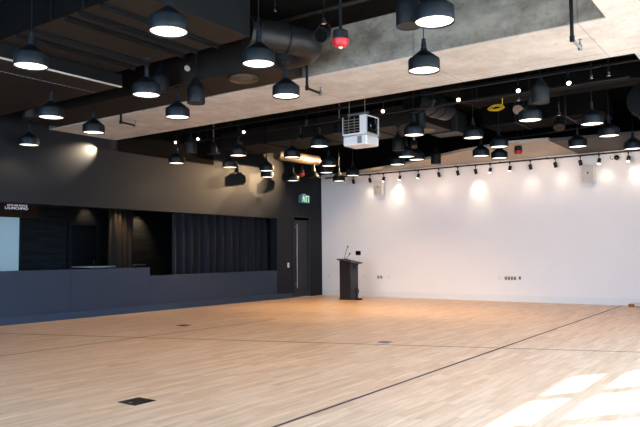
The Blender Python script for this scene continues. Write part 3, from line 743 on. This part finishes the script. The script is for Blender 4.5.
plate(5.78,.62,.07,.11,'blank white plate just left of the wide wall outlet')
plate(6.33,.62,.07,.11,'small white plate just right of the wide wall outlet',inset=(0,))

# ---------------------------------------------------------------- lectern
t=thing('lectern','black wooden lectern with sloped top standing by the white wall','lectern',(1.66,15.66,0))
MB().bbox(.0,.37,.0,.022,.0,1.10,.004).build('front_panel',M['wood_dark'],t)
MB().bbox(.345,.37,.022,.40,.0,1.05,.004).bbox(.0,.025,.022,.40,.0,1.08,.004).build('side_panel',M['wood_side'],t)
MB().bbox(.025,.345,.38,.40,.0,1.06,.004).build('back_panel',M['wood_dark'],t)
# the sloped top reaches out past the right side
Mt=Matrix.Translation((-.06,-.05,1.135))@Matrix.Rotation(math.radians(11.5),4,'Y')
MB().bbox(.0,.58,.0,.48,-.012,.018,.006,Mt).build('top',M['wood_dark'],t)
MB().prism([(.345,.98),(.52,1.01),(.37,.84)],.20,.23,Matrix(((1,0,0,0),(0,0,1,0),(0,1,0,0),(0,0,0,1)))).build('top_bracket',M['wood_side'],t)
MB().bbox(-.02,.40,-.02,.42,.0,.03,.005).build('base_plate',M['wood_dark'],t)
t=thing('cable_loop','black cable looped and lying beside the lectern foot','cable',(2.155,15.72,.0))
pts=[(-.07,.1,.20)]+[(-.02+.055*math.sin(2*PI*i/20),.1,.24+.085*math.cos(2*PI*i/20)) for i in range(21)]+[(-.04,.1,.1),(.02,.12,.03),(.12,.1,.025),(.18,.06,.015)]
MB().tube(pts,.014,8).build('cable',M['pipe'],t)
MB().bbox(-.03,.13,.0,.13,.0,.05,.01).build('plug_block',M['pipe'],t)
for k,(dx,dy,hh,lab) in enumerate([(.10,.12,.34,'taller gooseneck microphone on the lectern top'),(.085,.24,.14,'shorter gooseneck microphone on the lectern top')]):
    zb=1.135+.026-(dx+.06)*math.tan(math.radians(11.5))
    t=thing('gooseneck_microphone',lab,'microphone',(1.66+dx,15.66+dy,zb))
    pts=[(0,0,0),(.01,0,hh*.3),(.05,0,hh*.65),(.10,0,hh)]
    MB().tube(pts,.007,8).build('gooseneck',M['pipe'],t)
    MB().tube([(.10,0,hh),(.125,0,hh+.05)],.016,10).build('capsule',M['lens'],t)
    MB().lathe([(.028,0),(.028,.015),(.01,.025)],14,cap0=True).build('foot',M['pipe'],t)

# ---------------------------------------------------------------- floor boxes and the small item
for x,y,s,m,lab in [(7.35,3.915,.235,'hatch','black square floor box lid in the foreground planks'),
                    (2.94,8.56,.19,'hatch','small dark floor box near the counter, far left of the room'),
                    (7.24,8.50,.17,'hatchgrey','grey floor box lid beside the diagonal floor line, centre')]:
    t=thing('floor_box',lab,'floor box',(x,y,0),group='floor boxes')
    MB().box(-s/2,s/2,-s/2,s/2,.0005,.004).build('frame',M[m],t)
    ld=MB().box(-s*.42,s*.42,-s*.42,s*.42,.004,.006).build('lid',M['hatch' if m=='hatch' else 'hatchgrey'],t)
    MB().box(-.02,.02,-s*.36,-s*.26,.006,.008).build('finger_pull',M['metal'],ld)
t=thing('shoe','small brown and cream shoe on the floor by the white baseboard, right edge','shoe',(9.05,16.86,0),(0,0,.1))
MB().lathe([(.0,.0),(.045,.0),(.052,.02),(.05,.05),(.035,.07),(.0,.075)],16,Matrix.Scale(1.5,4,(1,0,0))).build('toe',M['cardbrown'],t)
mb=MB().bbox(.05,.26,-.045,.045,.0,.10,.02); mb.build('upper',M['cream'],t)
MB().bbox(-.07,.27,-.05,.05,-.0,.012,.004).build('sole',M['cardbrown'],t)

# ---------------------------------------------------------------- light
w=bpy.data.worlds.new('sky'); bpy.context.scene.world=w; w.use_nodes=True
bg=w.node_tree.nodes['Background']; bg.inputs[0].default_value=(.52,.735,1.0,1); bg.inputs[1].default_value=10.5
s=bpy.data.lights.new('sun','SUN'); s.energy=34; s.angle=math.radians(.6); s.color=(1,.95,.86)
o=bpy.data.objects.new('sun',s); C.objects.link(o); o.rotation_euler=aim((-.78,-1.17,-1.0)); o.location=(20,12,9)
p=bpy.data.lights.new('window_portal','AREA'); p.shape='RECTANGLE'; p.size=14.0; p.size_y=3.3; p.cycles.is_portal=True
o=bpy.data.objects.new('window_portal',p); C.objects.link(o); o.location=(ROOM_X+.25,4.6,1.92); o.rotation_euler=Vector((-1,0,0)).to_track_quat('-Z','Y').to_euler()

p=bpy.data.lights.new('window_portal','AREA'); p.shape='RECTANGLE'; p.size=13.4; p.size_y=3.3; p.cycles.is_portal=True
o=bpy.data.objects.new('window_portal',p); C.objects.link(o); o.location=(6.35,BACK_Y-.15,1.95); o.rotation_euler=Vector((0,1,0)).to_track_quat('-Z','Y').to_euler()
# warm spots on the dark wall
spot_light('spot_beam',(.30,9.02,3.75),(0,8.50,3.47),220,56,1.0,(1,.80,.56),.02)
spot_light('spot_beam',(1.8,16.5,4.05),(0,13.0,3.2),700,66,1.0,(1,.70,.42),.03)
spot_light('spot_beam',(2.0,15.8,3.95),(0,12.4,3.15),950,62,1.0,(1,.70,.42),.03)
# spot lamps added along the track to warm the far floor
for x,ty,tx,pw in [(1.05,13.2,2.0,420),(2.47,14.8,3.2,420),(5.97,14.6,4.6,420),(7.0,13.6,6.2,330),(4.1,11.6,4.2,240)]:
    spot_light('spot_beam',(x,TY+.1,TZ-.2),(tx,ty,0),pw*.6,62,1.0,(1,.62,.28))
# grazing scallops on the white wall
for x,tx,pw,an in [(1.89,1.8,8,50),(2.91,2.75,42,52),(3.51,3.5,8,44),(4.15,4.2,6,44),(5.24,5.26,30,38),(6.73,6.7,7,44),(7.36,7.6,6,50),(8.41,8.6,8,50),(9.07,9.3,16,55)]:
    spot_light('spot_beam',(x,WTY-.13,WTZ-.05),(tx,D,2.75),pw*1.25,an+24,1.0,(1,.82,.60))
for x in (2.4,4.1,5.7,7.2,8.8):  # added wash lamps without fixtures, warming the upper wall
    spot_light('spot_beam',(x,15.9,3.66),(x,D,3.1),20,115,1.0,(1,.70,.46))
# ceiling-lights of the lobby
spot_light('spot_beam',(-2.55,11.6,2.97),(-3.05,11.62,1.4),70,60,.8,(1,.75,.48))
spot_light('spot_beam',(-4.55,13.9,2.97),(-5.0,13.9,1.6),60,75,.8,(1,.75,.48))
spot_light('spot_beam',(-4.6,12.0,2.97),(-5.0,12.0,2.2),12,80,.8,(1,.75,.48))

# ---------------------------------------------------------------- camera
cam=bpy.data.cameras.new('camera'); co=bpy.data.objects.new('camera',cam); C.objects.link(co)
cam.sensor_width=36; cam.lens=661.5585/640*36; cam.clip_start=.05
yaw,pitch,roll=.619166654,.0606732494,-.00872545555
f=Vector((-math.sin(yaw)*math.cos(pitch),math.cos(yaw)*math.cos(pitch),math.sin(pitch)))
r=f.cross(Vector((0,0,1))).normalized(); u=r.cross(f)
r2=r*math.cos(roll)+u*math.sin(roll); u2=-r*math.sin(roll)+u*math.cos(roll)
co.matrix_world=Matrix(((r2.x,u2.x,-f.x,12.1589),(r2.y,u2.y,-f.y,0),(r2.z,u2.z,-f.z,1.3),(0,0,0,1)))
sc=bpy.context.scene; sc.camera=co
sc.view_settings.view_transform='Standard'; sc.view_settings.look='Medium High Contrast'; sc.view_settings.exposure=-.13
